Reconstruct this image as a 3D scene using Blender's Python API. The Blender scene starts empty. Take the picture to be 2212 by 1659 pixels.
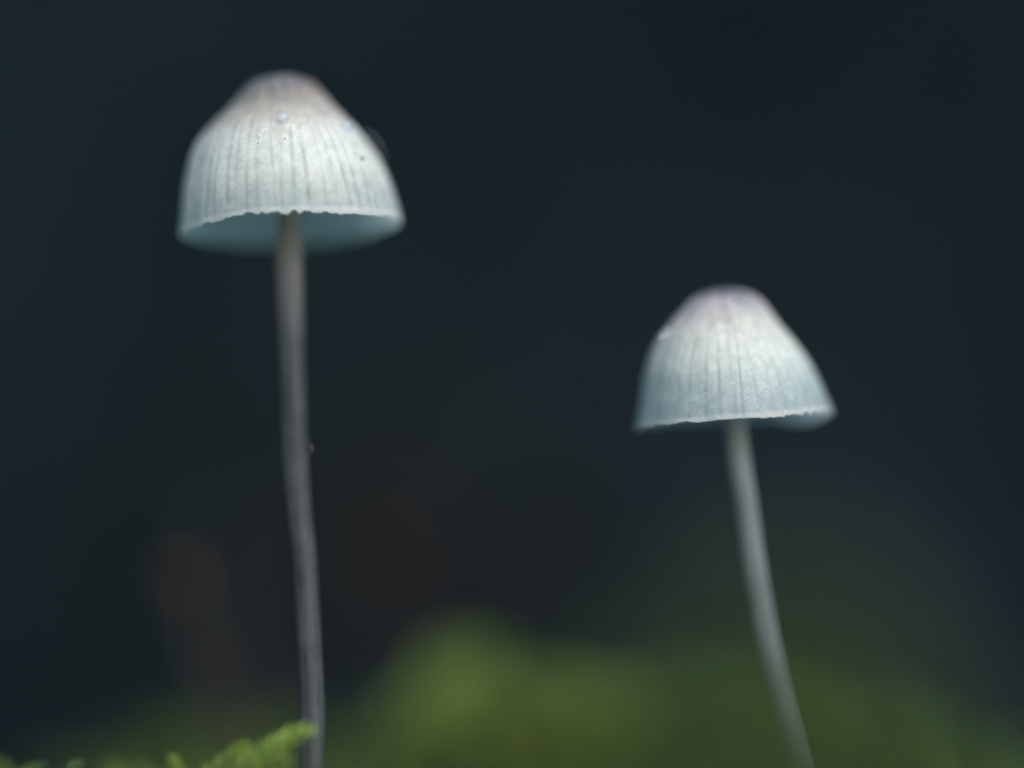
import bpy, math, random
import numpy as np
from mathutils import Vector, Matrix
from mathutils.bvhtree import BVHTree

random.seed(7)
RNG = np.random.default_rng(7)
PI = math.pi
sc = bpy.context.scene
col = sc.collection
R_ = math.radians

# ------------------------------------------------------------------ camera, world, sun, exposure
D = 0.25            # metres from lens to the plane in focus
W = 0.055           # width of the frame in that plane
PITCH = R_(8.0)
FOC = Vector((0, 0, 0.0215))
fwd = Vector((0, math.cos(PITCH), math.sin(PITCH)))
upv = Vector((0, -math.sin(PITCH), math.cos(PITCH)))
cam_data = bpy.data.cameras.new('camera')
cam = bpy.data.objects.new('camera', cam_data)
col.objects.link(cam)
cam.location = FOC - fwd * D
cam.rotation_euler = (PI / 2 + PITCH, 0, 0)
cam_data.sensor_width = 36
cam_data.lens = 36 * D / W
cam_data.clip_start = 0.002
cam_data.clip_end = 60
cam_data.dof.use_dof = True
cam_data.dof.focus_distance = D
cam_data.dof.aperture_fstop = 4.1
sc.camera = cam

world = bpy.data.worlds.new('World')
sc.world = world
world.use_nodes = True
wn = world.node_tree
wn.nodes.clear()
SUN_EL, SUN_AZ = R_(34), R_(30)     # azimuth: to the right of straight behind the camera
sky = wn.nodes.new('ShaderNodeTexSky')
sky.sky_type = 'NISHITA'
sky.sun_disc = False
sky.sun_elevation = SUN_EL
sky.sun_rotation = PI - SUN_AZ
bg = wn.nodes.new('ShaderNodeBackground')
bg.inputs['Strength'].default_value = 0.09
wo = wn.nodes.new('ShaderNodeOutputWorld')
wn.links.new(sky.outputs[0], bg.inputs[0])
wn.links.new(bg.outputs[0], wo.inputs[0])

sd = bpy.data.lights.new('sun', 'SUN')
sun = bpy.data.objects.new('sun', sd)
col.objects.link(sun)
sd.energy = 1.5
sd.angle = R_(50)
sd.color = (1.0, 0.97, 0.93)
to_sun = Vector((math.sin(SUN_AZ) * math.cos(SUN_EL), -math.cos(SUN_AZ) * math.cos(SUN_EL), math.sin(SUN_EL)))
sun.rotation_euler = to_sun.to_track_quat('Z', 'Y').to_euler()
sun.location = to_sun * 3

sc.view_settings.view_transform = 'Standard'
sc.view_settings.look = 'None'
sc.view_settings.gamma = 1
sc.view_settings.exposure = 1.62
sc.render.engine = 'CYCLES'
sc.cycles.max_bounces = 12
sc.cycles.transmission_bounces = 8
sc.cycles.use_denoising = True


# ------------------------------------------------------------------ helpers
def at(px, py, d=0.0):
    """A point d metres behind the plane in focus, found from its place in the photo measured at 2212 px width."""
    depth = D + d
    k = W / 2212 * depth / D
    x = (px - 1106) * k
    y = (829.5 - py) * k
    p = cam.location + fwd * depth + upv * y
    return Vector((x, p.y, p.z))


def px_size(d=0.0):
    return W / 2212 * (D + d) / D


def tag(o, label=None, cat=None, group=None, kind=None):
    if label: o['label'] = label
    if cat: o['category'] = cat
    if group: o['group'] = group
    if kind: o['kind'] = kind
    return o


def empty(name, loc):
    o = bpy.data.objects.new(name, None)
    o.empty_display_size = 0.003
    col.objects.link(o)
    o.location = loc
    return o


def mesh_obj(name, V, F, mat, parent=None, smooth=True, attrs=None, origin=None):
    """V (n,3) array in world space, F list/array of tri or quad faces; the origin is moved to the parent's place or to `origin`."""
    V = np.asarray(V, dtype=np.float64)
    o3 = np.zeros(3)
    if parent is not None:
        o3 = np.array(parent.matrix_world.translation) if parent.parent else np.array(parent.location)
        if parent.parent:
            o3 = np.array(parent.parent.location) + np.array(parent.location)
    elif origin is not None:
        o3 = np.array(origin)
    me = bpy.data.meshes.new(name)
    V2 = (V - o3).astype(np.float32)
    if isinstance(F, np.ndarray):
        n, k = F.shape
        me.vertices.add(len(V2)); me.vertices.foreach_set('co', V2.ravel())
        me.loops.add(n * k); me.loops.foreach_set('vertex_index', F.astype(np.int32).ravel())
        me.polygons.add(n)
        me.polygons.foreach_set('loop_start', np.arange(0, n * k, k, dtype=np.int32))
        me.polygons.foreach_set('loop_total', np.full(n, k, dtype=np.int32))
        me.update(calc_edges=True)
    else:
        me.from_pydata([tuple(map(float, v)) for v in V2], [], F)
    me.polygons.foreach_set('use_smooth', np.full(len(me.polygons), smooth))
    if attrs:
        for k, a in attrs.items():
            at_ = me.attributes.new(k, 'FLOAT', 'POINT')
            at_.data.foreach_set('value', np.asarray(a, dtype=np.float32))
    me.materials.append(mat)
    me.validate()
    o = bpy.data.objects.new(name, me)
    col.objects.link(o)
    if parent is not None:
        o.parent = parent
    elif origin is not None:
        o.location = origin
    return o


def grid_faces(nu, nv, wrap=False):
    """faces of a (nu rows, nv columns) grid; wrap joins the last column to the first"""
    i = np.arange(nu - 1)[:, None]
    j = np.arange(nv if wrap else nv - 1)[None, :]
    j2 = (j + 1) % nv
    a = i * nv + j; b = i * nv + j2; c = (i + 1) * nv + j2; d = (i + 1) * nv + j
    return np.stack([a, b, c, d], -1).reshape(-1, 4)


def pnoise(phi, octs, seed):
    """periodic 1-D noise over an angle: octs = [(frequency, amplitude)]"""
    r = np.random.default_rng(seed)
    out = np.zeros_like(phi)
    for f, a in octs:
        n = max(3, int(f))
        v = r.uniform(-1, 1, n)
        x = (phi / (2 * PI) % 1) * n
        i = np.floor(x).astype(int); t = x - i; t = t * t * (3 - 2 * t)
        out += a * (v[i % n] * (1 - t) + v[(i + 1) % n] * t)
    return out


def vnoise2(x, y, seed):
    r = np.random.default_rng(seed)
    n = 64
    T = r.uniform(-1, 1, (n, n))
    xi = np.floor(x).astype(int); yi = np.floor(y).astype(int)
    fx = x - xi; fy = y - yi
    fx = fx * fx * (3 - 2 * fx); fy = fy * fy * (3 - 2 * fy)
    a = T[xi % n, yi % n]; b = T[(xi + 1) % n, yi % n]; c = T[xi % n, (yi + 1) % n]; d = T[(xi + 1) % n, (yi + 1) % n]
    return (a * (1 - fx) + b * fx) * (1 - fy) + (c * (1 - fx) + d * fx) * fy


# ------------------------------------------------------------------ materials
def new_mat(name):
    m = bpy.data.materials.new(name)
    m.use_nodes = True
    nt = m.node_tree
    return m, nt, nt.nodes['Principled BSDF']


def N(nt, t, **kw):
    n = nt.nodes.new(t)
    for k, v in kw.items():
        if k in n.inputs: n.inputs[k].default_value = v
        else: setattr(n, k, v)
    return n


def noise(nt, scale, detail=4, rough=0.5, vec=None):
    n = N(nt, 'ShaderNodeTexNoise')
    n.inputs['Scale'].default_value = scale
    n.inputs['Detail'].default_value = detail
    n.inputs['Roughness'].default_value = rough
    if vec is not None: nt.links.new(vec, n.inputs['Vector'])
    return n


def ramp(nt, fac, stops, interp='LINEAR'):
    r = N(nt, 'ShaderNodeValToRGB')
    cr = r.color_ramp
    cr.interpolation = interp
    while len(cr.elements) > 1: cr.elements.remove(cr.elements[0])
    cr.elements[0].position = stops[0][0]; cr.elements[0].color = (*stops[0][1], 1)
    for p, c in stops[1:]:
        e = cr.elements.new(p); e.color = (*c, 1)
    nt.links.new(fac, r.inputs[0])
    return r


def mix(nt, fac, a, b, mode='MIX'):
    m = N(nt, 'ShaderNodeMix', data_type='RGBA', blend_type=mode)
    for s, v in ((0, fac), (6, a), (7, b)):
        if hasattr(v, 'is_linked'): nt.links.new(v, m.inputs[s])
        elif isinstance(v, (int, float)): m.inputs[s].default_value = v
        else: m.inputs[s].default_value = (*v, 1)
    return m.outputs[2]


def math_(nt, op, a, b=None, c=None):
    m = N(nt, 'ShaderNodeMath', operation=op)
    for i, v in enumerate((a, b, c)):
        if v is None: continue
        if hasattr(v, 'is_linked'): nt.links.new(v, m.inputs[i])
        else: m.inputs[i].default_value = v
    return m.outputs[0]


def attr(nt, name):
    return N(nt, 'ShaderNodeAttribute', attribute_name=name).outputs['Fac']


def cap_material(name, stops, stria_col, stria_amt, frost_glint, grain_band, coarse=0.5):
    m, nt, b = new_mat(name)
    tc = N(nt, 'ShaderNodeTexCoord').outputs['Object']
    t = attr(nt, 'along'); st = attr(nt, 'stria'); mg = attr(nt, 'margin')
    wob = noise(nt, 700, 3, 0.6, tc)
    tw = math_(nt, 'ADD', t, math_(nt, 'MULTIPLY', math_(nt, 'SUBTRACT', wob.outputs['Fac'], 0.5), 0.18))
    base = ramp(nt, tw, stops).outputs[0]
    mott = noise(nt, 2200, 5, 0.65, tc)
    base = mix(nt, 0.5, base, ramp(nt, mott.outputs['Fac'], [(0.3, (0.58, 0.58, 0.59)), (0.7, (1.2, 1.19, 1.18))]).outputs[0], 'MULTIPLY')
    base = mix(nt, math_(nt, 'MULTIPLY', st, stria_amt), base, stria_col)
    # frosty grains in a band across the cap, with sky glint painted in
    gr = noise(nt, 9000, 2, 0.6, tc)
    pr = noise(nt, 900, 3, 0.6, tc)
    band = ramp(nt, tw, [(max(0.0, frost_glint[0] - 0.1), (0, 0, 0)), (frost_glint[0], (1, 1, 1)), (frost_glint[1], (0.7, 0.7, 0.7)), (min(1, frost_glint[1] + 0.16), (0, 0, 0))]).outputs[0]
    g = math_(nt, 'MULTIPLY', ramp(nt, gr.outputs['Fac'], [(0.5, (0, 0, 0)), (0.58, (1, 1, 1))]).outputs[0],
              ramp(nt, pr.outputs['Fac'], [(0.42, (0.1, 0.1, 0.1)), (0.6, (1, 1, 1))]).outputs[0])
    g = math_(nt, 'MULTIPLY', g, math_(nt, 'MULTIPLY', band, grain_band))
    base = mix(nt, g, base, (0.97, 0.98, 0.97))
    base = mix(nt, math_(nt, 'MULTIPLY', mg, 0.8), base, (0.9, 0.97, 0.96))  # light margin colour stands in for light scattered back by the thin rim
    nt.links.new(base, b.inputs['Base Color'])
    b.inputs['Roughness'].default_value = 0.5
    nt.links.new(math_(nt, 'SUBTRACT', 0.62, math_(nt, 'MULTIPLY', band, 0.2)), b.inputs['Roughness'])
    b.inputs['Specular IOR Level'].default_value = coarse
    b.inputs['Subsurface Weight'].default_value = 0.75
    b.inputs['Subsurface Radius'].default_value = (0.8, 1.0, 1.0)
    b.inputs['Subsurface Scale'].default_value = 0.0009
    bump = N(nt, 'ShaderNodeBump')
    bump.inputs['Strength'].default_value = 0.55
    bump.inputs['Distance'].default_value = 0.00006
    h = math_(nt, 'ADD', math_(nt, 'MULTIPLY', gr.outputs['Fac'], 0.7), math_(nt, 'MULTIPLY', mott.outputs['Fac'], 1.0))
    nt.links.new(h, bump.inputs['Height'])
    nt.links.new(bump.outputs[0], b.inputs['Normal'])
    tr = N(nt, 'ShaderNodeBsdfTranslucent')
    nt.links.new(mix(nt, 0.75, base, (1.0, 0.97, 1.0), 'MULTIPLY'), tr.inputs['Color'])
    mx = N(nt, 'ShaderNodeMixShader'); mx.inputs[0].default_value = 0.62
    nt.links.new(b.outputs[0], mx.inputs[1]); nt.links.new(tr.outputs[0], mx.inputs[2])
    nt.links.new(mx.outputs[0], nt.nodes['Material Output'].inputs['Surface'])
    return m


def stem_material(name, c1, c2, ztop, zlow, pale, rough=0.45):
    m, nt, b = new_mat(name)
    tc = N(nt, 'ShaderNodeTexCoord').outputs['Object']
    mp = N(nt, 'ShaderNodeMapping'); mp.inputs['Scale'].default_value = (1, 1, 0.08)
    nt.links.new(tc, mp.inputs['Vector'])
    n1 = noise(nt, 3500, 4, 0.6, mp.outputs[0])
    n2 = noise(nt, 260, 4, 0.6, tc)
    n3 = noise(nt, 5200, 3, 0.6, tc)
    f = math_(nt, 'ADD', math_(nt, 'MULTIPLY', n1.outputs['Fac'], 0.4), math_(nt, 'MULTIPLY', n2.outputs['Fac'], 0.6))
    c = ramp(nt, f, [(0.40, c1), (0.60, c2)]).outputs[0]
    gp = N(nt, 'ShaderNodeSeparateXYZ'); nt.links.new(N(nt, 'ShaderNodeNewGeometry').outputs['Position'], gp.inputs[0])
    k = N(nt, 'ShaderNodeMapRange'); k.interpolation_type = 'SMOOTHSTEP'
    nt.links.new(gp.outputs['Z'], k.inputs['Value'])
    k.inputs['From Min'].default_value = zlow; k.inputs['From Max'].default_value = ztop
    c = mix(nt, k.outputs['Result'], c, pale)          # paler flesh towards the cap, lightened further to offset the cap's shade
    nt.links.new(c, b.inputs['Base Color'])
    tr = N(nt, 'ShaderNodeBsdfTranslucent'); nt.links.new(c, tr.inputs['Color'])
    mx = N(nt, 'ShaderNodeMixShader'); mx.inputs[0].default_value = 0.4
    nt.links.new(b.outputs[0], mx.inputs[1]); nt.links.new(tr.outputs[0], mx.inputs[2])
    nt.links.new(mx.outputs[0], nt.nodes['Material Output'].inputs['Surface'])
    b.inputs['Roughness'].default_value = rough
    b.inputs['Subsurface Weight'].default_value = 0.9
    b.inputs['Specular IOR Level'].default_value = 0.2
    b.inputs['Subsurface Radius'].default_value = (1, 1, 1)
    b.inputs['Subsurface Scale'].default_value = 0.0010
    bump = N(nt, 'ShaderNodeBump'); bump.inputs['Strength'].default_value = 0.5; bump.inputs['Distance'].default_value = 0.00005
    nt.links.new(math_(nt, 'ADD', n1.outputs['Fac'], math_(nt, 'MULTIPLY', n3.outputs['Fac'], 0.6)), bump.inputs['Height'])
    nt.links.new(bump.outputs[0], b.inputs['Normal'])
    return m


def leafy_material(name, stops, scale, transl=0.35, rough=0.5, spec=0.3):
    """thin leaves: diffuse with some light passing through; colour varies from plant to plant over the ground"""
    m, nt, b = new_mat(name)
    g = N(nt, 'ShaderNodeNewGeometry').outputs['Position']
    n1 = noise(nt, scale, 3, 0.6, g)
    n2 = noise(nt, scale * 14, 2, 0.6, g)
    f = math_(nt, 'ADD', math_(nt, 'MULTIPLY', n1.outputs['Fac'], 0.75), math_(nt, 'MULTIPLY', n2.outputs['Fac'], 0.25))
    c = ramp(nt, f, stops).outputs[0]
    nt.links.new(c, b.inputs['Base Color'])
    b.inputs['Roughness'].default_value = rough
    b.inputs['Specular IOR Level'].default_value = spec
    tr = N(nt, 'ShaderNodeBsdfTranslucent')
    nt.links.new(c, tr.inputs['Color'])
    mx = N(nt, 'ShaderNodeMixShader'); mx.inputs[0].default_value = transl
    nt.links.new(b.outputs[0], mx.inputs[1]); nt.links.new(tr.outputs[0], mx.inputs[2])
    nt.links.new(mx.outputs[0], nt.nodes['Material Output'].inputs['Surface'])
    return m


def plain_material(name, c1, c2, scale, rough=0.7, spec=0.3, bump_d=0.0):
    m, nt, b = new_mat(name)
    tc = N(nt, 'ShaderNodeTexCoord').outputs['Object']
    n1 = noise(nt, scale, 5, 0.6, tc)
    nt.links.new(ramp(nt, n1.outputs['Fac'], [(0.3, c1), (0.7, c2)]).outputs[0], b.inputs['Base Color'])
    b.inputs['Roughness'].default_value = rough
    b.inputs['Specular IOR Level'].default_value = spec
    if bump_d:
        bump = N(nt, 'ShaderNodeBump'); bump.inputs['Strength'].default_value = 0.6; bump.inputs['Distance'].default_value = bump_d
        nt.links.new(n1.outputs['Fac'], bump.inputs['Height']); nt.links.new(bump.outputs[0], b.inputs['Normal'])
    return m


def soil_material():
    m, nt, b = new_mat('dark_forest_soil')
    g = N(nt, 'ShaderNodeNewGeometry').outputs['Position']
    mp = N(nt, 'ShaderNodeMapping'); mp.inputs['Location'].default_value = (0.31, 0, 0); nt.links.new(g, mp.inputs['Vector'])
    n1 = noise(nt, 7, 2, 0.4, mp.outputs[0])
    n2 = noise(nt, 90, 6, 0.6, g)
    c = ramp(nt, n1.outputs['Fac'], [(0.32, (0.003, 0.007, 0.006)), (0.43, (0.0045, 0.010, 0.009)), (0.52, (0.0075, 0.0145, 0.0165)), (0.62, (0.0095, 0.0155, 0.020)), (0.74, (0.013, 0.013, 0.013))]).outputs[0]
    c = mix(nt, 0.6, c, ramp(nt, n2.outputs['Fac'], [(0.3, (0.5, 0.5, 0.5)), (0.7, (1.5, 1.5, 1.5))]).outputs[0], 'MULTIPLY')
    nt.links.new(c, b.inputs['Base Color'])
    b.inputs['Roughness'].default_value = 0.9
    b.inputs['Specular IOR Level'].default_value = 0.03
    bump = N(nt, 'ShaderNodeBump'); bump.inputs['Strength'].default_value = 0.7; bump.inputs['Distance'].default_value = 0.004
    nt.links.new(n2.outputs['Fac'], bump.inputs['Height']); nt.links.new(bump.outputs[0], b.inputs['Normal'])
    return m


def water_material():
    m, nt, b = new_mat('clear_water')
    b.inputs['Base Color'].default_value = (0.86, 0.92, 1.0, 1)
    b.inputs['Roughness'].default_value = 0.02
    b.inputs['IOR'].default_value = 1.33
    b.inputs['Transmission Weight'].default_value = 0.85
    return m


M_cap_l = cap_material('pale_striate_cap',
    [(0.0, (0.080, 0.072, 0.088)), (0.12, (0.15, 0.134, 0.140)), (0.28, (0.29, 0.262, 0.245)), (0.42, (0.54, 0.485, 0.445)), (0.54, (0.66, 0.615, 0.565)), (0.66, (0.80, 0.80, 0.77)), (0.80, (0.86, 0.88, 0.85)), (0.90, (0.64, 0.72, 0.70)), (1.0, (0.52, 0.64, 0.64))],
    (0.22, 0.26, 0.26), 0.50, (0.60, 0.70), 1.0)
M_cap_r = cap_material('pale_lilac_cap',
    [(0.0, (0.13, 0.128, 0.165)), (0.12, (0.22, 0.21, 0.25)), (0.25, (0.52, 0.47, 0.49)), (0.45, (0.72, 0.69, 0.65)), (0.66, (0.72, 0.75, 0.72)), (0.85, (0.52, 0.62, 0.64)), (1.0, (0.42, 0.54, 0.58))],
    (0.24, 0.28, 0.30), 0.42, (0.80, 0.92), 0.35)
M_cap_in = leafy_material('cap_underside', [(0.3, (0.78, 0.93, 0.88)), (0.7, (0.82, 0.95, 0.90))], 500, 0.85, 0.6, 0.2)
M_gill = leafy_material('pale_gill_flesh', [(0.3, (0.80, 0.90, 0.86)), (0.7, (0.84, 0.92, 0.88))], 300, 0.6, 0.6, 0.2)
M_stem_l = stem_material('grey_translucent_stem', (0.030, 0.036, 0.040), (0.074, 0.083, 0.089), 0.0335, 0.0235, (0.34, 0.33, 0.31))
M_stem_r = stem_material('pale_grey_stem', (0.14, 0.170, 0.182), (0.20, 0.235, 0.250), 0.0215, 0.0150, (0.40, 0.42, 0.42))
M_soil = soil_material()
M_moss = leafy_material('green_moss', [(0.30, (0.030, 0.062, 0.028)), (0.48, (0.055, 0.100, 0.032)), (0.62, (0.090, 0.140, 0.034)), (0.75, (0.14, 0.18, 0.045))], 60)
M_moss_bright = leafy_material('bright_yellow_green_moss', [(0.35, (0.125, 0.20, 0.040)), (0.65, (0.22, 0.28, 0.065))], 150, 0.4)
M_moss_yellow = leafy_material('yellow_green_moss', [(0.35, (0.18, 0.30, 0.06)), (0.65, (0.30, 0.39, 0.10))], 150, 0.4)
M_mossbed = plain_material('moss_bed', (0.015, 0.03, 0.012), (0.04, 0.07, 0.02), 200, 0.9, 0.1, 0.0008)
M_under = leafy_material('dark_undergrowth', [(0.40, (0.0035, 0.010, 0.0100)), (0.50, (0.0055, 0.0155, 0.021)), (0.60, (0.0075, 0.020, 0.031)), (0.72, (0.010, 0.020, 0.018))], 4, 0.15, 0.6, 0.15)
M_brownleaf = leafy_material('brown_dead_leaf', [(0.35, (0.0085, 0.0068, 0.0062)), (0.65, (0.014, 0.0105, 0.0095))], 90, 0.2, 0.8, 0.03)
M_browncap = plain_material('rust_brown_cap', (0.05, 0.022, 0.015), (0.085, 0.038, 0.027), 400, 0.6, 0.1, 0.0001)
M_brownstem = plain_material('dark_brown_stalk', (0.022, 0.015, 0.013), (0.04, 0.026, 0.022), 300, 0.7, 0.1, 0.0001)
M_water = water_material()
M_speck = plain_material('dark_dirt', (0.012, 0.009, 0.006), (0.03, 0.022, 0.014), 4000, 0.8)
M_hair = leafy_material('pale_fibre', [(0.3, (0.5, 0.52, 0.55)), (0.7, (0.6, 0.62, 0.65))], 900, 0.4, 0.4, 0.5)


# ------------------------------------------------------------------ the setting: terrain
def bump_(x, y, cx, cy, rx, ry, h):
    return h * np.exp(-(((x - cx) / rx) ** 2 + ((y - cy) / ry) ** 2))


def height(x, y):
    x = np.asarray(x, float); y = np.asarray(y, float)
    # a mossy bank top at 0 under the mushrooms that falls away to the front and the back
    front = np.clip(-y - 0.012, 0, None)
    z = -0.0042 - 0.28 * np.clip(front - 0.0, 0, 0.5) + 0.0
    back = np.clip(y - 0.02, 0, None)
    z = z - 0.20 * np.minimum(back, 0.14) * np.clip(1 - (x - 0.0) / 0.03, 0.15, 1)
    # far rise: the dark slope of the wood behind
    r = np.sqrt(x ** 2 + np.clip(y, 0, None) ** 2)
    rise = np.clip(r - 0.55, 0, None)
    side_k = np.clip((np.arctan2(y, np.abs(x) + 1e-6) - R_(12)) / R_(20), 0, 1)
    z = z + side_k * side_k * (3 - 2 * side_k) * np.minimum(0.9 * rise ** 1.25, 1.3)
    side = np.clip(np.abs(x) - 0.06, 0, None)
    z = z - 0.12 * np.minimum(side, 0.3)
    # moss humps
    z = z + bump_(x, y, 0.009, 0.050, 0.009, 0.014, 0.0082)
    z = z + bump_(x, y, -0.0015, 0.040, 0.0050, 0.007, 0.0075)
    z = z + bump_(x, y, 0.017, 0.040, 0.011, 0.014, 0.0040)
    sm = lambda q: 1 / (1 + np.exp(-q))
    z = z + 0.0198 * sm((x - 0.0034) / 0.0022) * sm((0.0150 - x) / 0.0022) * np.exp(-((y + 0.072) / 0.016) ** 2) * (1 + 0.12 * np.sin(x * 700))
    z = z + bump_(x, y, -0.016, 0.050, 0.018, 0.013, 0.0115) + (0.0017 + 0.0007 * np.sin(x * 900)) * sm((-0.0112 - x) / 0.0007) * np.exp(-((y + 0.0045) / 0.0035) ** 2) + bump_(x, y, 0.026, 0.045, 0.010, 0.015, 0.004)
    z = z + 0.0012 * vnoise2(x / 0.012, y / 0.012, 3) + 0.02 * vnoise2(x / 0.22, y / 0.22, 4) * np.clip((r - 0.15) / 0.3, 0, 1)
    return z


n = 361
g = np.linspace(-1, 1, n)
ax = np.sinh(g * 5.2) / math.sinh(5.2) * 4.0
ay = np.sinh(g * 5.2) / math.sinh(5.2) * 4.0
X, Y = np.meshgrid(ax, ay)
Z = height(X, Y)
V = np.stack([X.ravel(), Y.ravel(), Z.ravel()], -1)
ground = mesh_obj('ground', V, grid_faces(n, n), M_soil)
tag(ground, 'dark forest soil rising to a dark slope behind the mushrooms', None, None, 'structure')

# leaf-litter sized dark undergrowth on the far slope (nobody could count it)
def scatter_mesh(templ_V, templ_F, pos, rot, scl):
    """copies of one small mesh, each with its rotation (n,3,3), scale and place, joined"""
    k = len(templ_V)
    V = np.einsum('nij,kj->nki', rot, templ_V) * scl[:, None, None] + pos[:, None, :]
    F = templ_F[None] + (np.arange(len(pos)) * k)[:, None, None]
    return V.reshape(-1, 3), F.reshape(-1, templ_F.shape[1])


def frames(axis, spin):
    """rotation matrices taking local z to `axis`, spun by `spin`"""
    a = axis / np.linalg.norm(axis, axis=1, keepdims=True)
    ref = np.where(np.abs(a[:, 2:3]) < 0.9, np.array([[0, 0, 1.0]]), np.array([[1.0, 0, 0]]))
    u = np.cross(ref, a); u /= np.linalg.norm(u, axis=1, keepdims=True)
    v = np.cross(a, u)
    c, s = np.cos(spin)[:, None], np.sin(spin)[:, None]
    return np.stack([u * c + v * s, -u * s + v * c, a], -1)


lv = np.array([[0, 0, 0], [0.3, 0, 0.25], [0, 0.06, 0.3], [-0.3, 0, 0.25], [0.34, -0.06, 0.6], [0, 0.0, 0.65], [-0.34, -0.06, 0.6], [0, -0.14, 1.0]], float)
lf = np.array([[0, 1, 2], [0, 2, 3], [1, 4, 5], [1, 5, 2], [2, 5, 6], [2, 6, 3], [4, 7, 5], [5, 7, 6]])
m = 9000
ang = RNG.uniform(-0.25, PI + 0.25, m); rr = RNG.uniform(0.5, 1.7, m)
px_, py_ = rr * np.cos(ang), rr * np.sin(ang)
pz_ = height(px_, py_)
ax_ = np.stack([RNG.normal(0, .5, m), RNG.normal(-.6, .4, m), RNG.uniform(0.2, 1.0, m)], -1)
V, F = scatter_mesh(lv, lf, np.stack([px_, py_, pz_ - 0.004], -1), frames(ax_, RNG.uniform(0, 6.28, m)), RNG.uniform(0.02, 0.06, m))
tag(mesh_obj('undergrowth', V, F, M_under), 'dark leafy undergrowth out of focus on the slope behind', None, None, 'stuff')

# ------------------------------------------------------------------ moss
def sprig(seed, leaves=42, lean=0.25, droop=0.0, leaf_len=0.20):
    """one moss shoot of height 1 along z: a bent stalk clothed in pointed keeled leaves"""
    r = np.random.default_rng(seed)
    Vs, Fs = [], []
    k = 0
    def centre(t):
        return np.array([lean * t * t, droop * t * t, t - 0.12 * (lean ** 2 + droop ** 2) * t])
    ts = np.linspace(0, 1, 6)
    for i, t in enumerate(ts):
        c = centre(t); rad = 0.022 * (1 - 0.6 * t)
        for a in range(4):
            Vs.append(c + rad * np.array([math.cos(a * PI / 2), math.sin(a * PI / 2), 0]))
    for i in range(5):
        for a in range(4):
            b = (a + 1) % 4
            Fs += [[i * 4 + a, i * 4 + b, i * 4 + 4 + b], [i * 4 + a, i * 4 + 4 + b, i * 4 + 4 + a]]
    k = 24
    for i in range(leaves):
        t = 0.12 + 0.88 * (i / (leaves - 1)) ** 0.85
        c = centre(t)
        a = i * 2.4 + r.uniform(-.3, .3)
        sp = (1.15 - 0.75 * t ** 3) + r.uniform(-.15, .15)       # angle from the stalk
        L = leaf_len * (1.0 - 0.45 * t ** 4) * r.uniform(0.8, 1.15)
        wd = 0.275 * leaf_len * r.uniform(0.85, 1.15)
        rad = np.array([math.cos(a), math.sin(a), 0]); tan = np.array([-math.sin(a), math.cos(a), 0]); z = np.array([0, 0, 1.0])
        d1 = rad * math.sin(sp) + z * math.cos(sp)
        d2 = rad * math.sin(sp * 0.55) + z * math.cos(sp * 0.55)
        nrm = np.cross(tan, d1)
        p0 = c; p1 = c + d1 * L * 0.45; p2 = p1 + d2 * L * 0.55
        Vs += [p0, p1 + tan * wd + nrm * .02, p1 - nrm * 0.012, p1 - tan * wd + nrm * .02, p2]
        Fs += [[k, k + 1, k + 2], [k, k + 2, k + 3], [k + 1, k + 4, k + 2], [k + 2, k + 4, k + 3]]
        k += 5
    return np.array(Vs), np.array(Fs)


SPR = [sprig(s, 38, l, dr) for s, l, dr in ((1, .25, .0), (2, .45, .15), (3, .1, -.2), (4, .6, -.1), (5, .3, .3))]


def moss_carpet(name, label, m, sampler, hgt, mat):
    P = sampler(m)
    P = P[:m]
    tid = RNG.integers(0, len(SPR), len(P))
    Vall, Fall, off = [], [], 0
    for i, (sv, sf) in enumerate(SPR):
        Q = P[tid == i]
        if not len(Q): continue
        z = height(Q[:, 0], Q[:, 1])
        axs = np.stack([RNG.normal(0, .28, len(Q)), RNG.normal(-.05, .28, len(Q)), np.ones(len(Q))], -1)
        V, F = scatter_mesh(sv, sf, np.stack([Q[:, 0], Q[:, 1], z - 0.0006], -1), frames(axs, RNG.uniform(0, 6.28, len(Q))), hgt(Q))
        Vall.append(V); Fall.append(F + off); off += len(V)
    o = mesh_obj(name, np.concatenate(Vall), np.concatenate(Fall), mat, smooth=False)
    return tag(o, label, None, None, 'stuff')


def carpet_pts(m):
    x = RNG.normal(0, 0.028, m * 2); y = RNG.uniform(-0.13, 0.15, m * 2)
    ok = (np.abs(x) < 0.075)
    return np.stack([x, y], -1)[ok]


moss_carpet('moss', 'green moss carpet spread over the ground around both mushrooms', 5200, carpet_pts,
            lambda Q: RNG.uniform(0.0028, 0.0050, len(Q)), M_moss)


moss_carpet('moss', 'out of focus green moss on the near hump before the slanting stem', 1100,
            lambda m: np.stack([RNG.uniform(-0.0015, 0.0175, m), RNG.normal(-0.071, 0.010, m)], -1),
            lambda Q: RNG.uniform(0.0032, 0.0062, len(Q)), M_moss)
moss_carpet('moss', 'green moss on the low humps behind the mushrooms', 2600,
            lambda m: np.stack([RNG.uniform(-0.04, 0.045, m), RNG.normal(0.050, 0.012, m)], -1),
            lambda Q: RNG.uniform(0.0030, 0.0055, len(Q)), M_moss)


moss_carpet('moss', 'fine bright moss fringe along the lower edge left of the taller stem', 420,
            lambda m: np.stack([RNG.uniform(-0.034, -0.0112, m), RNG.normal(-0.0045, 0.0022, m)], -1),
            lambda Q: RNG.uniform(0.0022, 0.0036, len(Q)), M_moss_bright)


def clump_pts(cx, cy, rx, ry):
    return lambda m: np.stack([RNG.normal(cx, rx, m), RNG.normal(cy, ry, m)], -1)


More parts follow.
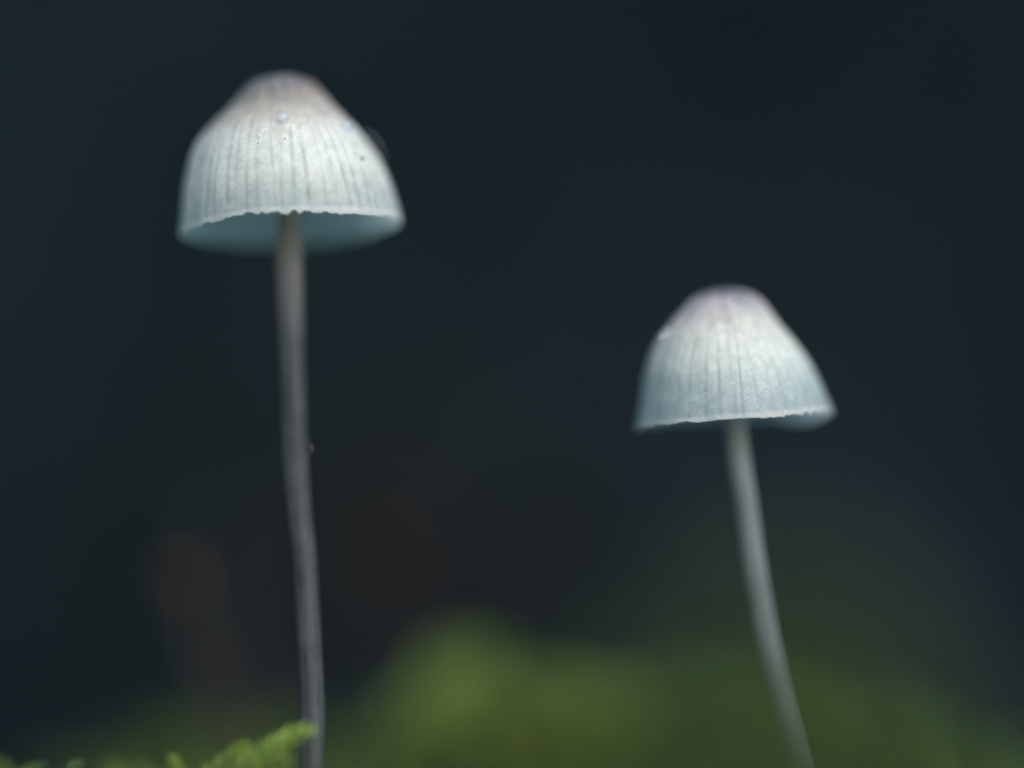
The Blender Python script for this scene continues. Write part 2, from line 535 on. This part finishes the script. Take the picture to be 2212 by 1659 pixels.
# ------------------------------------------------------------------ mushrooms
def smooth_profile(ts, rs, nrow):
    """rows of (t, r) from apex to rim, evenly spaced along the curve"""
    ts = np.array(ts, float); rs = np.array(rs, float)
    # parabola-like start near the apex, dense sampling then arc-length resampling
    q = np.linspace(0, 1, 1200) ** 2
    # monotone smooth interpolation of r^2 against t near the tip, of r beyond it
    rr = np.sqrt(np.clip(np.interp(q, ts, rs ** 2), 0, None))
    kk = 41; ker = np.hanning(kk); ker /= ker.sum()
    pad = np.concatenate([-rr[1:kk][::-1], rr, 2 * rr[-1] - rr[-kk:-1][::-1]])
    rr = np.convolve(pad, ker, 'same')[kk - 1:kk - 1 + len(rr)]
    rr[0] = 0
    seg = np.hypot(np.diff(q), np.diff(rr)); s = np.concatenate([[0], np.cumsum(seg)]); s /= s[-1]
    u = np.linspace(0, 1, nrow)
    return np.interp(u, s, q), np.interp(u, s, rr)


def build_cap(parent, prof, Rr, H, base, tilt, nstria, seed, rimf, mat, gmat, stria_start, wrinkle=1.0, shapef=None):
    rs = np.random.default_rng(seed)
    NU, NV = 170, 560
    tt, rr = smooth_profile(prof[0], prof[1], NU)
    u = np.linspace(0, 1, NU)
    phi = np.linspace(0, 2 * PI, NV, endpoint=False)
    # striae: dark grooves with their own start, depth and slight wander
    groove = np.zeros((NU, NV))
    k = 0
    angs = (np.arange(nstria) + rs.uniform(-.24, .24, nstria)) / nstria * 2 * PI
    for a in angs:
        st = stria_start + rs.uniform(-.10, .16)
        amp = rs.uniform(0.6, 1.0) * np.clip((u - st) / 0.16, 0, 1)
        amp = amp * (1 - 0.55 * np.clip((u - 0.9) / 0.1, 0, 1))
        wd = rs.uniform(0.016, 0.028) * (1.0 + 0.5 * np.clip(0.6 - u, 0, 1))
        cen = a + 0.02 * np.sin(u * rs.uniform(4, 9) + rs.uniform(0, 6)) * rs.uniform(0, 1)
        d = np.angle(np.exp(1j * (phi[None, :] - cen[:, None])))
        groove = np.maximum(groove, amp[:, None] * np.exp(-(d / wd[:, None]) ** 2))
    groove *= 0.75 + 0.5 * np.clip(vnoise2(phi[None, :] * 14 + 0 * u[:, None], u[:, None] * 22 + 0 * phi[None, :], seed + 5), -1, 1)
    # puckers at the umbo, running down from the apex
    puck = 0.5 + 0.5 * vnoise2(phi[None, :] * 11 / PI + 0 * u[:, None] + 3, u[:, None] * 9 + 2 * np.sin(phi[None, :]), seed + 9)
    puck = np.clip(puck * 2.4 - 0.75, 0, 1) * np.exp(-((u[:, None] - 0.2) / 0.15) ** 2)
    puck[:, :] *= 1
    rad = rr[:, None] * np.ones(NV)[None, :]
    rad = rad * (1 + 0.012 * np.sin(phi * 2 + seed)[None, :] + 0.008 * pnoise(phi, [(9, 1)], seed)[None, :] * u[:, None])
    if shapef is not None: rad = rad + shapef(u[:, None], phi[None, :])
    x = rad * Rr; z = H * (1 - tt)[:, None] * np.ones(NV)[None, :]
    # normal direction of the profile for displacements
    dr = np.gradient(rr * Rr); dz = np.gradient(H * (1 - tt))
    nl = np.hypot(dr, dz); nr, nz = -dz / nl, dr / nl
    disp = -0.000032 * groove - 0.00012 * wrinkle * puck + 0.00006 * vnoise2(phi[None, :] * 6 + 0 * u[:, None], u[:, None] * 7 + 0 * phi[None, :], seed + 2) * np.clip(u * 6, 0, 1)[:, None]
    x = x + disp * nr[:, None]; z = z + disp * nz[:, None]
    # rim: slow waves plus a ragged toothed edge
    edge = np.clip((u - 0.86) / 0.14, 0, 1)[:, None] ** 2
    teeth = pnoise(phi, [(64, 0.55), (130, 0.8), (260, 0.45)], seed + 1)
    irregular = np.clip(0.5 + 0.8 * pnoise(phi, [(17, 1)], seed + 8), 0.25, 1.3)
    rim_drop = rimf(phi)
    z = z + edge * (rim_drop + 0.00013 * teeth * irregular * np.clip((u[:, None] - 0.97) / 0.03, 0, 1))
    outer = np.stack([x * np.cos(phi), x * np.sin(phi), z], -1)
    # inner shell
    thick = (0.00055 - 0.00043 * np.clip(u * 1.25, 0, 1))[:, None]
    xi = np.clip(x - thick * nr[:, None], 0.00002, None); zi = z - thick * nz[:, None]
    xi[-1] = x[-1] - 0.00008
    zi[-1] = z[-1] + 0.00001
    inner = np.stack([xi * np.cos(phi), xi * np.sin(phi), zi], -1)[::-1]
    allv = np.concatenate([outer, inner]).reshape(-1, 3)
    A = np.concatenate([u, u[::-1]])[:, None] * np.ones(NV)
    G = np.concatenate([np.clip(groove + 0.0, 0, 1) , groove[::-1] * 0])
    G[:NU] = np.clip(G[:NU] + 1.6 * puck, 0, 1.25)
    mgo = np.clip((u - 0.964) / 0.018, 0, 1)[:, None] * (0.75 + 0.25 * teeth[None, :])
    MG = np.concatenate([mgo, 0.6 * mgo[::-1]])
    F = grid_faces(NU * 2, NV, True)[:, ::-1]
    Rm = np.array(tilt)
    Vw = allv @ Rm.T + np.array(base)
    cap = mesh_obj('cap', Vw, F, mat, parent, attrs={'along': A.ravel(), 'stria': G.ravel(), 'margin': MG.ravel()})
    cap.data.materials.append(M_cap_in)
    mi = np.zeros(len(F), dtype=np.int32); mi[NU * NV:] = 1
    cap.data.polygons.foreach_set('material_index', mi)
    # gills: thin blades under the cap, from near the stem to the margin, every other one short
    gv, gf, off = [], [], 0
    ng = 64
    for i in range(ng):
        a = (i + rs.uniform(-.2, .2)) / ng * 2 * PI
        j = int(round(a / (2 * PI) * NV)) % NV
        u0 = 0.16 if i % 2 == 0 else 0.5
        ids = np.linspace(u0 * (NU - 1), 0.975 * (NU - 1), 24).astype(int)
        w = np.linspace(0, 1, 24)
        depth = (0.0008 if i % 2 == 0 else 0.0005) * np.clip(w * 5, 0.1, 1) * np.clip((1 - w) * 3.0, 0.04, 1)
        top_r = xi[ids, j] + 0.00004; top_z = zi[ids, j] + 0.00002
        lo_r = np.clip(top_r - depth * 0.75 * nr[ids], 0.0005, None); lo_z = top_z - depth * (0.35 + 0.65 * nz[ids])
        P = np.concatenate([np.stack([top_r * math.cos(a), top_r * math.sin(a), top_z], -1),
                            np.stack([lo_r * math.cos(a), lo_r * math.sin(a), lo_z], -1)])
        gv.append(P @ Rm.T + np.array(base))
        for q in range(23):
            gf.append([off + q, off + q + 1, off + 24 + q + 1, off + 24 + q])
        off += 48
    gl = mesh_obj('gills', np.concatenate(gv), np.array(gf), gmat, parent)
    gl['kind'] = 'stuff'
    return cap


def build_stem(parent, pts, radii, mat, seed, rows=160, cols=40):
    P = np.array([list(p) for p in pts]); rd = np.array(radii)
    s = np.linspace(0, len(P) - 1, rows)
    idx = np.arange(len(P))
    def cr(vals):                                   # Catmull-Rom through the points
        out = []
        for q in s:
            i = min(int(q), len(P) - 2); t = q - i
            p0, p1, p2, p3 = vals[max(i - 1, 0)], vals[i], vals[i + 1], vals[min(i + 2, len(P) - 1)]
            out.append(0.5 * ((2 * p1) + (-p0 + p2) * t + (2 * p0 - 5 * p1 + 4 * p2 - p3) * t * t + (-p0 + 3 * p1 - 3 * p2 + p3) * t ** 3))
        return np.array(out)
    C = cr(P); Rd = cr(rd)
    T = np.gradient(C, axis=0); T /= np.linalg.norm(T, axis=1, keepdims=True)
    Uv = np.cross(T, np.array([0, 1.0, 0])); Uv /= np.linalg.norm(Uv, axis=1, keepdims=True)
    Vv = np.cross(T, Uv)
    th = np.linspace(0, 2 * PI, cols, endpoint=False)
    fib = 1 + 0.02 * pnoise(th, [(9, 1), (20, 0.6)], seed)[None, :] + 0.012 * vnoise2(th[None, :] * 2 + 0 * s[:, None], s[:, None] * 9 + 0 * th[None, :], seed)
    V = C[:, None, :] + (Uv[:, None, :] * np.cos(th)[None, :, None] + Vv[:, None, :] * np.sin(th)[None, :, None]) * (Rd[:, None] * fib)[..., None]
    V = np.concatenate([V.reshape(-1, 3), C[:1], C[-1:]])
    F = [tuple(f) for f in grid_faces(rows, cols, True)]
    n0 = rows * cols
    for j in range(cols):
        F.append((n0, (j + 1) % cols, j)); b = (rows - 1) * cols
        F.append((n0 + 1, b + j, b + (j + 1) % cols))
    return mesh_obj('stem', V, F, mat, parent)


def rot(roll, pitch):
    """roll leans the top to the left, pitch leans it toward the camera"""
    return (Matrix.Rotation(-roll, 3, 'Y') @ Matrix.Rotation(pitch, 3, 'X'))


def ground_z(x, y):
    return float(height(np.array([x]), np.array([y]))[0])


# --- tall mushroom on the left
dL = 0.0047
kL = px_size(dL)
stem_l = [(627, 300), (626, 470), (624.5, 560), (627.5, 700), (630, 800), (633, 900), (637.5, 1000), (645, 1100), (656, 1200), (663, 1300), (668, 1400), (672, 1480), (675, 1560), (672.5, 1660), (670, 1760), (668, 1850)]
rad_l = [24, 26, 29.5, 30, 30, 30, 29, 28, 27, 27, 27.5, 28, 28.5, 27.5, 29, 32]
pts = []
for x, y in stem_l:
    d = dL + (-0.0042) * (y - 480) / 1180 if y > 480 else dL
    pts.append(at(x, y, d))
pts[0] = at(624, 300, dL)
base = pts[-1]
bz = ground_z(base.x, base.y)
root_l = empty('mushroom', (base.x, base.y, bz - 0.0))
tag(root_l, 'taller pale mushroom with white ribbed bell cap and straight grey stem', 'mushroom', 'pale bell-capped mushrooms in the moss')
bpy.context.view_layer.update()
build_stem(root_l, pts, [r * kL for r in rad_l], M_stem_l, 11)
t_l = [0, 15, 45, 85, 185, 285, 385, 485, 585, 685, 785, 885, 985, 1085, 1185, 1265]
r_l = [0, 135, 215, 285, 372, 452, 543, 632, 700, 752, 792, 824, 846, 864, 880, 890]
cap_l = build_cap(root_l, (np.array(t_l) / 1265, np.array(r_l) / 887), 235 * kL, 0.00855, at(628.6, 494.7, dL), rot(R_(5.0), R_(1.8)),
    52, 21, lambda p: -0.00020 * np.cos(p) + 0.00005 * np.sin(3 * p + 1) + 0.00007 * pnoise(p, [(13, 1)], 5), M_cap_l, M_gill, 0.38,
    shapef=lambda u, p: 0.058 * np.exp(-((u - 0.54) / 0.22) ** 2) * np.clip(-np.cos(p), 0, 1) ** 1.5 - 0.062 * np.exp(-((u - 0.55) / 0.25) ** 2) * np.clip(np.cos(p), 0, 1))

# --- shorter mushroom on the right
dR = 0.0050
kR = px_size(dR)
stem_r = [(1580, 760), (1585, 880), (1588, 920), (1598, 1000), (1613, 1100), (1626, 1200), (1643, 1300), (1662, 1400), (1685, 1500), (1711, 1600), (1734, 1690), (1755, 1770), (1776, 1850)]
rad_r = [21, 23, 23.5, 24, 24.5, 25, 25, 25.5, 25.5, 26, 26.5, 27, 29]
pts = [at(x, y, dR - 0.0022 * max(0, y - 900) / 750) for x, y in stem_r]
base = pts[-1]
root_r = empty('mushroom', (base.x, base.y, ground_z(base.x, base.y)))
tag(root_r, 'shorter pale mushroom with lilac-topped bell cap and slanting stem', 'mushroom', 'pale bell-capped mushrooms in the moss')
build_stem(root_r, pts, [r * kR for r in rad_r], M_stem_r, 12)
t_r = [0, 12, 40, 75, 175, 275, 375, 475, 575, 675, 775, 875, 975, 1075, 1175, 1255]
r_r = [0, 115, 205, 280, 396, 476, 550, 626, 690, 748, 797, 830, 860, 890, 920, 945]
def rim_r(p):
    return (-0.00003 * np.cos(p) - 0.00052 * np.exp(-(np.angle(np.exp(1j * (p - R_(38)))) / R_(24)) ** 2) - 0.00025 * np.exp(-(np.angle(np.exp(1j * (p - R_(180)))) / R_(18)) ** 2)
            + 0.00006 * pnoise(p, [(15, 1)], 6))
cap_r = build_cap(root_r, (np.array(t_r) / 1255, np.array(r_r) / 945), 210 * kR, 0.00715, at(1585, 903.8, dR), rot(R_(4.6), R_(8.0)),
    42, 33, rim_r, M_cap_r, M_gill, 0.36, wrinkle=1.8,
    shapef=lambda u, p: 0.058 * np.exp(-((u - 0.52) / 0.24) ** 2) * np.cos(p) * -1)

# ------------------------------------------------------------------ small things on the caps
bpy.context.view_layer.update()


def surface_hit(o, px, py):
    bvh = BVHTree.FromObject(o, bpy.context.evaluated_depsgraph_get())
    inv = o.matrix_world.inverted()
    a = inv @ cam.location; b_ = inv @ at(px, py, 0.0)
    loc, nrm, _, _ = bvh.ray_cast(a, (b_ - a).normalized())
    if loc is None: return None
    return o.matrix_world @ loc, (o.matrix_world.to_3x3() @ nrm).normalized()


def blob(name, loc, nrm, r, flat, stretch, mat, seed, rough=0.03, sunk=0.35):
    nu, nv = 20, 28
    r3 = np.random.default_rng(seed)
    th = np.linspace(0, PI, nu)[:, None]; ph = np.linspace(0, 2 * PI, nv, endpoint=False)[None, :]
    rad = 1 + rough * np.sin(2 * ph + seed) * np.sin(th) + rough * vnoise2(th * 3 + 0 * ph, np.sin(ph) * 2 + 4 + 0 * th, seed)
    V = np.stack([rad * np.sin(th) * np.cos(ph), rad * np.sin(th) * np.sin(ph) * stretch, rad * np.cos(th) * flat + 0 * ph], -1).reshape(-1, 3) * r
    q = np.array(Vector(nrm).to_track_quat('Z', 'Y').to_matrix())
    c = np.array(loc) + np.array(nrm) * r * flat * (1 - sunk)
    return mesh_obj(name, V @ q.T + c, grid_faces(nu, nv, True)[:, ::-1], mat, origin=tuple(c))


for px, py, r, fl, st, lab in [
        (610, 259, 12, 0.8, 0.9, 'round blue-glinting water droplet at the middle of the taller cap'),
        (745, 275, 11, 0.7, 1.35, 'long pale water droplet near the right edge of the taller cap'),
        (698, 247, 10, 0.5, 1.0, 'faint flat water droplet between the two clearer ones on the taller cap')]:
    h = surface_hit(cap_l, px, py)
    if h:
        tag(blob('water_droplet', h[0], h[1], r * kL, fl, st, M_water, int(px)), lab, 'droplet', 'water droplets on the caps')
h = surface_hit(cap_r, 1443, 720)
if h:
    n_ = h[1]
    tag(blob('water_droplet', h[0] + Vector((-0.00006, 0, 0)), n_, 8.5 * kR, 0.7, 1.3, M_water, 5, 0.03, 0.5), 'water droplet on the left shoulder of the shorter cap', 'droplet', 'water droplets on the caps')
for px, py, r, st, lab in [(781.5, 343.5, 4.6, 1.0, 'round dark speck of dirt low on the right side of the taller cap'),
                           (557, 309.5, 1.4, 1.0, 'tiny black speck left of the centre of the taller cap'),
                           (615, 300, 1.0, 3.4, 'short black sliver just below the round droplet on the taller cap')]:
    h = surface_hit(cap_l, px, py)
    if h:
        tag(blob('dirt_speck', h[0], h[1], r * kL, 0.6, st, M_speck, int(px), 0.12, 0.3), lab, 'speck', 'dark specks on the taller cap')


def fibre(points, r0, r1, mat, name, parent=None):
    P = np.array([list(p) for p in points]); n_ = 26
    t = np.linspace(0, len(P) - 1, n_)
    C = np.stack([np.interp(t, np.arange(len(P)), P[:, i]) for i in range(3)], -1)
    for _ in range(3): C[1:-1] = (C[:-2] + 2 * C[1:-1] + C[2:]) / 4
    T = np.gradient(C, axis=0); T /= np.linalg.norm(T, axis=1, keepdims=True)
    U = np.cross(T, np.array([0.1, 1, 0.2])); U /= np.linalg.norm(U, axis=1, keepdims=True); Wv = np.cross(T, U)
    a = np.linspace(0, 2 * PI, 6, endpoint=False)
    rad = np.linspace(r0, r1, n_)[:, None, None]
    V = C[:, None] + (U[:, None] * np.cos(a)[None, :, None] + Wv[:, None] * np.sin(a)[None, :, None]) * rad
    return mesh_obj(name, V.reshape(-1, 3), grid_faces(n_, 6, True), mat, parent, origin=None if parent else tuple(P[0]))


hp = [at(790, 284, 0.0045), at(806, 293, 0.0042), at(820, 308, 0.0040), at(829, 328, 0.0041), at(831, 350, 0.0046)]
tag(fibre(hp, 0.000012, 0.000009, M_hair, 'fibre'), 'fine pale fibre arching off the right shoulder of the taller cap', 'fibre')
hp = [at(664, 955, 0.003), at(672, 962, 0.002), at(674, 975, 0.002), at(667, 985, 0.003)]
tag(fibre(hp, 0.000010, 0.000008, M_hair, 'fibre'), 'tiny pale fibre clinging to the middle of the taller grey stem', 'fibre')

# ------------------------------------------------------------------ moss shoots one can tell apart
def moss_shoot(tip, seed, size, lean, mat, label, group='moss shoots beside the taller stem', leaves=56, leaf_len=0.17):
    """a single shoot whose tip is at `tip`"""
    sv, sf = sprig(seed, leaves, lean[0], 0.1, leaf_len)
    axis = np.array([[lean[1], lean[2], 1.0]])
    fr = frames(axis, np.array([seed * 1.7]))
    top = sv[np.argmax(sv[:, 2])]
    base = np.array(tip) - fr[0] @ top * size
    V, F = scatter_mesh(sv, sf, base[None], fr, np.array([size]))
    root = empty('moss_shoot', tuple(base))
    tag(root, label, 'moss shoot', group)
    ns = 24
    Fs = F[(F < ns).all(1)]; Fl = F[(F >= ns).all(1)] - ns
    mesh_obj('stalk', V[:ns], Fs, mat, root)
    gz = ground_z(base[0], base[1])
    if base[2] > gz:                                # the bare foot of the shoot, down in the carpet
        fibre([Vector((base[0], base[1], gz - 0.0004)), Vector((base[0], base[1], (gz + base[2]) / 2)), Vector(base)], 0.022 * size, 0.022 * size, M_moss, 'stalk_foot', root)
    fo = mesh_obj('foliage', V[ns:], Fl, mat, root, smooth=False)
    fo['kind'] = 'stuff'
    return root


for px, py, d, size, seed, lean, lab in [
        (664, 1553, -0.0042, 0.0075, 21, (0.35, 0.55, 0.0), 'bright yellow-green moss shoot leaning right against the base of the taller stem'),
        (618, 1622, -0.0048, 0.0050, 22, (0.2, 0.35, 0.1), 'olive moss shoot just below the bright one at the taller stem'),
        (545, 1600, -0.0035, 0.0058, 23, (0.3, 0.35, 0.0), 'short moss shoot a step to the left of the taller stem'),
        (580, 1608, -0.0030, 0.0050, 28, (0.5, 0.3, 0.0), 'drooping moss shoot between the bright one and the short one'),
        (640, 1632, -0.0040, 0.0042, 31, (0.3, 0.1, 0.0), 'small dull moss shoot right at the foot of the taller stem'),
        (440, 1640, -0.0030, 0.0046, 29, (0.6, 0.2, 0.0), 'curled moss shoot between the lone upright one and the low spreading one'),
        (160, 1640, -0.0026, 0.0048, 30, (0.5, -0.2, 0.0), 'curled moss shoot a little right of the dull one in the lower left corner'),
        (505, 1630, -0.0035, 0.0050, 24, (0.2, -0.1, 0.0), 'low moss shoot with spreading leaves left of the short one'),
        (365, 1625, -0.0035, 0.0050, 25, (0.2, -0.05, 0.0), 'small upright moss shoot standing alone between bare gaps'),
        (255, 1648, -0.0035, 0.0050, 26, (0.3, 0.2, 0.0), 'low olive moss shoot barely rising above the lower edge'),
        (95, 1642, -0.0035, 0.0055, 27, (0.3, 0.1, 0.0), 'dull green moss shoot nearest the lower left corner')]:
    moss_shoot(at(px, py, d), seed, size, lean, M_moss_yellow if seed == 21 else M_moss_bright if seed in (22, 23, 25, 28, 29) else M_moss, lab)

# ------------------------------------------------------------------ out of focus things behind
def mossy_mound(loc, r, h_, nsh, seed, label, mat=M_moss_yellow):
    """a cushion of moss: a rounded bed with shoots standing all over it"""
    r3 = np.random.default_rng(seed)
    root = empty('moss_cushion', loc)
    tag(root, label, 'moss cushion')
    nu, nv = 16, 36
    th = np.linspace(0, PI / 2 * 1.15, nu)[:, None]; ph = np.linspace(0, 2 * PI, nv, endpoint=False)[None, :]
    wob = 1 + 0.12 * np.sin(3 * ph + seed) + 0.08 * vnoise2(th * 3 + 0 * ph, 4 + 3 * np.cos(ph) + 0 * th, seed)
    V = np.stack([wob * np.sin(th) * np.cos(ph) * r, wob * np.sin(th) * np.sin(ph) * r, np.cos(th) * h_ + 0 * ph], -1).reshape(-1, 3)
    mesh_obj('moss_bed', V + np.array(loc), grid_faces(nu, nv, True)[:, ::-1], M_mossbed, root)
    a = np.arccos(1 - r3.uniform(0, 1, nsh) * 0.95); p = r3.uniform(0, 6.283, nsh)
    nrm = np.stack([np.sin(a) * np.cos(p), np.sin(a) * np.sin(p), np.cos(a)], -1)
    pos = nrm * np.array([r, r, h_]) + np.array(loc)
    Va, Fa, off = [], [], 0
    tid = r3.integers(0, len(SPR), nsh)
    for i, (sv, sf) in enumerate(SPR):
        q = tid == i
        if not q.any(): continue
        V, F = scatter_mesh(sv, sf, pos[q], frames(nrm[q] + np.array([[0, 0, .7]]) + r3.normal(0, .2, (q.sum(), 3)), r3.uniform(0, 6.28, q.sum())), r3.uniform(.0028, .0045, q.sum()))
        Va.append(V); Fa.append(F + off); off += len(V)
    sh = mesh_obj('shoots', np.concatenate(Va), np.concatenate(Fa), mat, root, smooth=False)
    sh['kind'] = 'stuff'
    return root


c = at(1000, 1580, 0.038)
mossy_mound((c.x, c.y, c.z - 0.0056), 0.0020, 0.0066, 220, 31, 'bright yellow-green moss cushion, blurred, just right of the taller stem')


c = at(1230, 1640, 0.034)
mossy_mound((c.x, c.y, c.z - 0.0050), 0.0040, 0.0062, 340, 33, 'low olive-green moss cushion, blurred, between the two mushrooms', M_moss_bright)


def small_mushroom(px, py, d, label):
    """a little domed brown cap on a thin stalk"""
    top = at(px, py, d); k_ = px_size(d)
    pts = [at(px + 22, py - 10, d), at(px + 28, py + 60, d), at(px + 48, py + 150, d), at(px + 80, py + 250, d), at(px + 105, py + 400, d)]
    b0 = pts[-1].copy(); b0.z = ground_z(b0.x, b0.y) - 0.001; pts.append(b0)
    root = empty('brown_mushroom', tuple(b0)); tag(root, label, 'mushroom')
    build_stem(root, pts, [x * k_ for x in (9, 9, 10, 11, 12, 13)], M_brownstem, 5, 40, 16)
    nu, nv = 30, 48
    th = np.linspace(0, 1, nu)[:, None]; ph = np.linspace(0, 2 * PI, nv, endpoint=False)[None, :]
    r = 32 * k_; hh = 28 * k_
    rad = np.sin(th * PI / 2) * (1 + 0.03 * np.sin(5 * ph))
    V1 = np.stack([rad * np.cos(ph) * r, rad * np.sin(ph) * r, np.cos(th * PI / 2) * hh * 1.3 + 0 * ph], -1)
    V2 = np.stack([rad * np.cos(ph) * r * .9, rad * np.sin(ph) * r * .9, np.cos(th * PI / 2) * hh * 0.95 + 0.1 * hh + 0 * ph], -1)[::-1]
    V = np.concatenate([V1, V2]).reshape(-1, 3)
    q = np.array(Matrix.Rotation(R_(-12), 3, 'Y'))
    mesh_obj('cap', V @ q.T + np.array(at(px, py + 28, d)), grid_faces(nu * 2, nv, True)[:, ::-1], M_browncap, root)
    return root


small_mushroom(390, 1238, 0.034, 'small blurred rust-brown mushroom low behind, left of the taller stem')
_p = at(545, 1720, 0.054); _p.z = ground_z(_p.x, _p.y) - 0.001
st = fibre([at(478, 1060, 0.06), at(484, 1250, 0.058), at(500, 1420, 0.056), at(530, 1600, 0.054), at(545, 1720, 0.054), _p], 0.0004, 0.0005, M_brownstem, 'dead_stalk')
tag(st, 'thin blurred brown stalk standing beside the small brown mushroom', 'stalk')


def dead_leaf(px, py, d, size, yaw, pitch_, curl, label):
    nu, nv = 14, 22
    u = np.linspace(-1, 1, nu)[:, None]; v = np.linspace(0, 1, nv)[None, :]
    wd = np.sin(v * PI) ** 0.7 * 0.36 * (1 + 0.06 * np.sin(v * 40))
    V = np.stack([u * wd, v - 0.5 + 0 * u, curl * (u * wd) ** 2 * 2 + 0.25 * curl * np.sin(v * 3) + 0.02 * np.sin(v * 30) * np.abs(u)], -1).reshape(-1, 3) * size
    q = np.array(Matrix.Rotation(yaw, 3, 'Z') @ Matrix.Rotation(pitch_, 3, 'X'))
    c = at(px, py, d)
    root = empty('fallen_leaf', tuple(c))
    tag(root, label, 'leaf', 'brown fallen leaves behind the mushrooms')
    blade = mesh_obj('blade', V @ q.T + np.array(c), grid_faces(nu, nv), M_brownleaf, root)
    sm = blade.modifiers.new('thickness', 'SOLIDIFY'); sm.thickness = 0.0003
    vs = np.linspace(-0.5, 0.5, 12)
    mid = np.stack([0 * vs, vs, 0.25 * curl * np.sin((vs + 0.5) * 3) - 0.012], -1) * size
    mid = mid @ q.T + np.array(c)
    fibre([Vector(p) for p in mid], 0.02 * size, 0.008 * size, M_brownstem, 'midrib', root)
    foot = Vector((mid[0][0] + 0.002, mid[0][1] + 0.003, 0)); foot.z = ground_z(foot.x, foot.y) - 0.001
    m0 = Vector(mid[0]); m1 = Vector(mid[1])
    fibre([foot, foot.lerp(m0, 0.5) + Vector((0.0012, 0.001, 0)), m0, m1], 0.0004, 0.02 * size, M_brownstem, 'petiole', root)
    return root


dead_leaf(770, 1190, 0.09, 0.012, R_(25), R_(70), 0.5, 'brown curled leaf standing blurred just right of the taller stem')
dead_leaf(1080, 1130, 0.17, 0.018, R_(-30), R_(60), 0.4, 'larger dim brown leaf farthest behind, between the two mushrooms')
dead_leaf(1290, 1260, 0.14, 0.012, R_(60), R_(50), 0.6, 'small dim brown leaf standing low behind, left of the slanting stem')
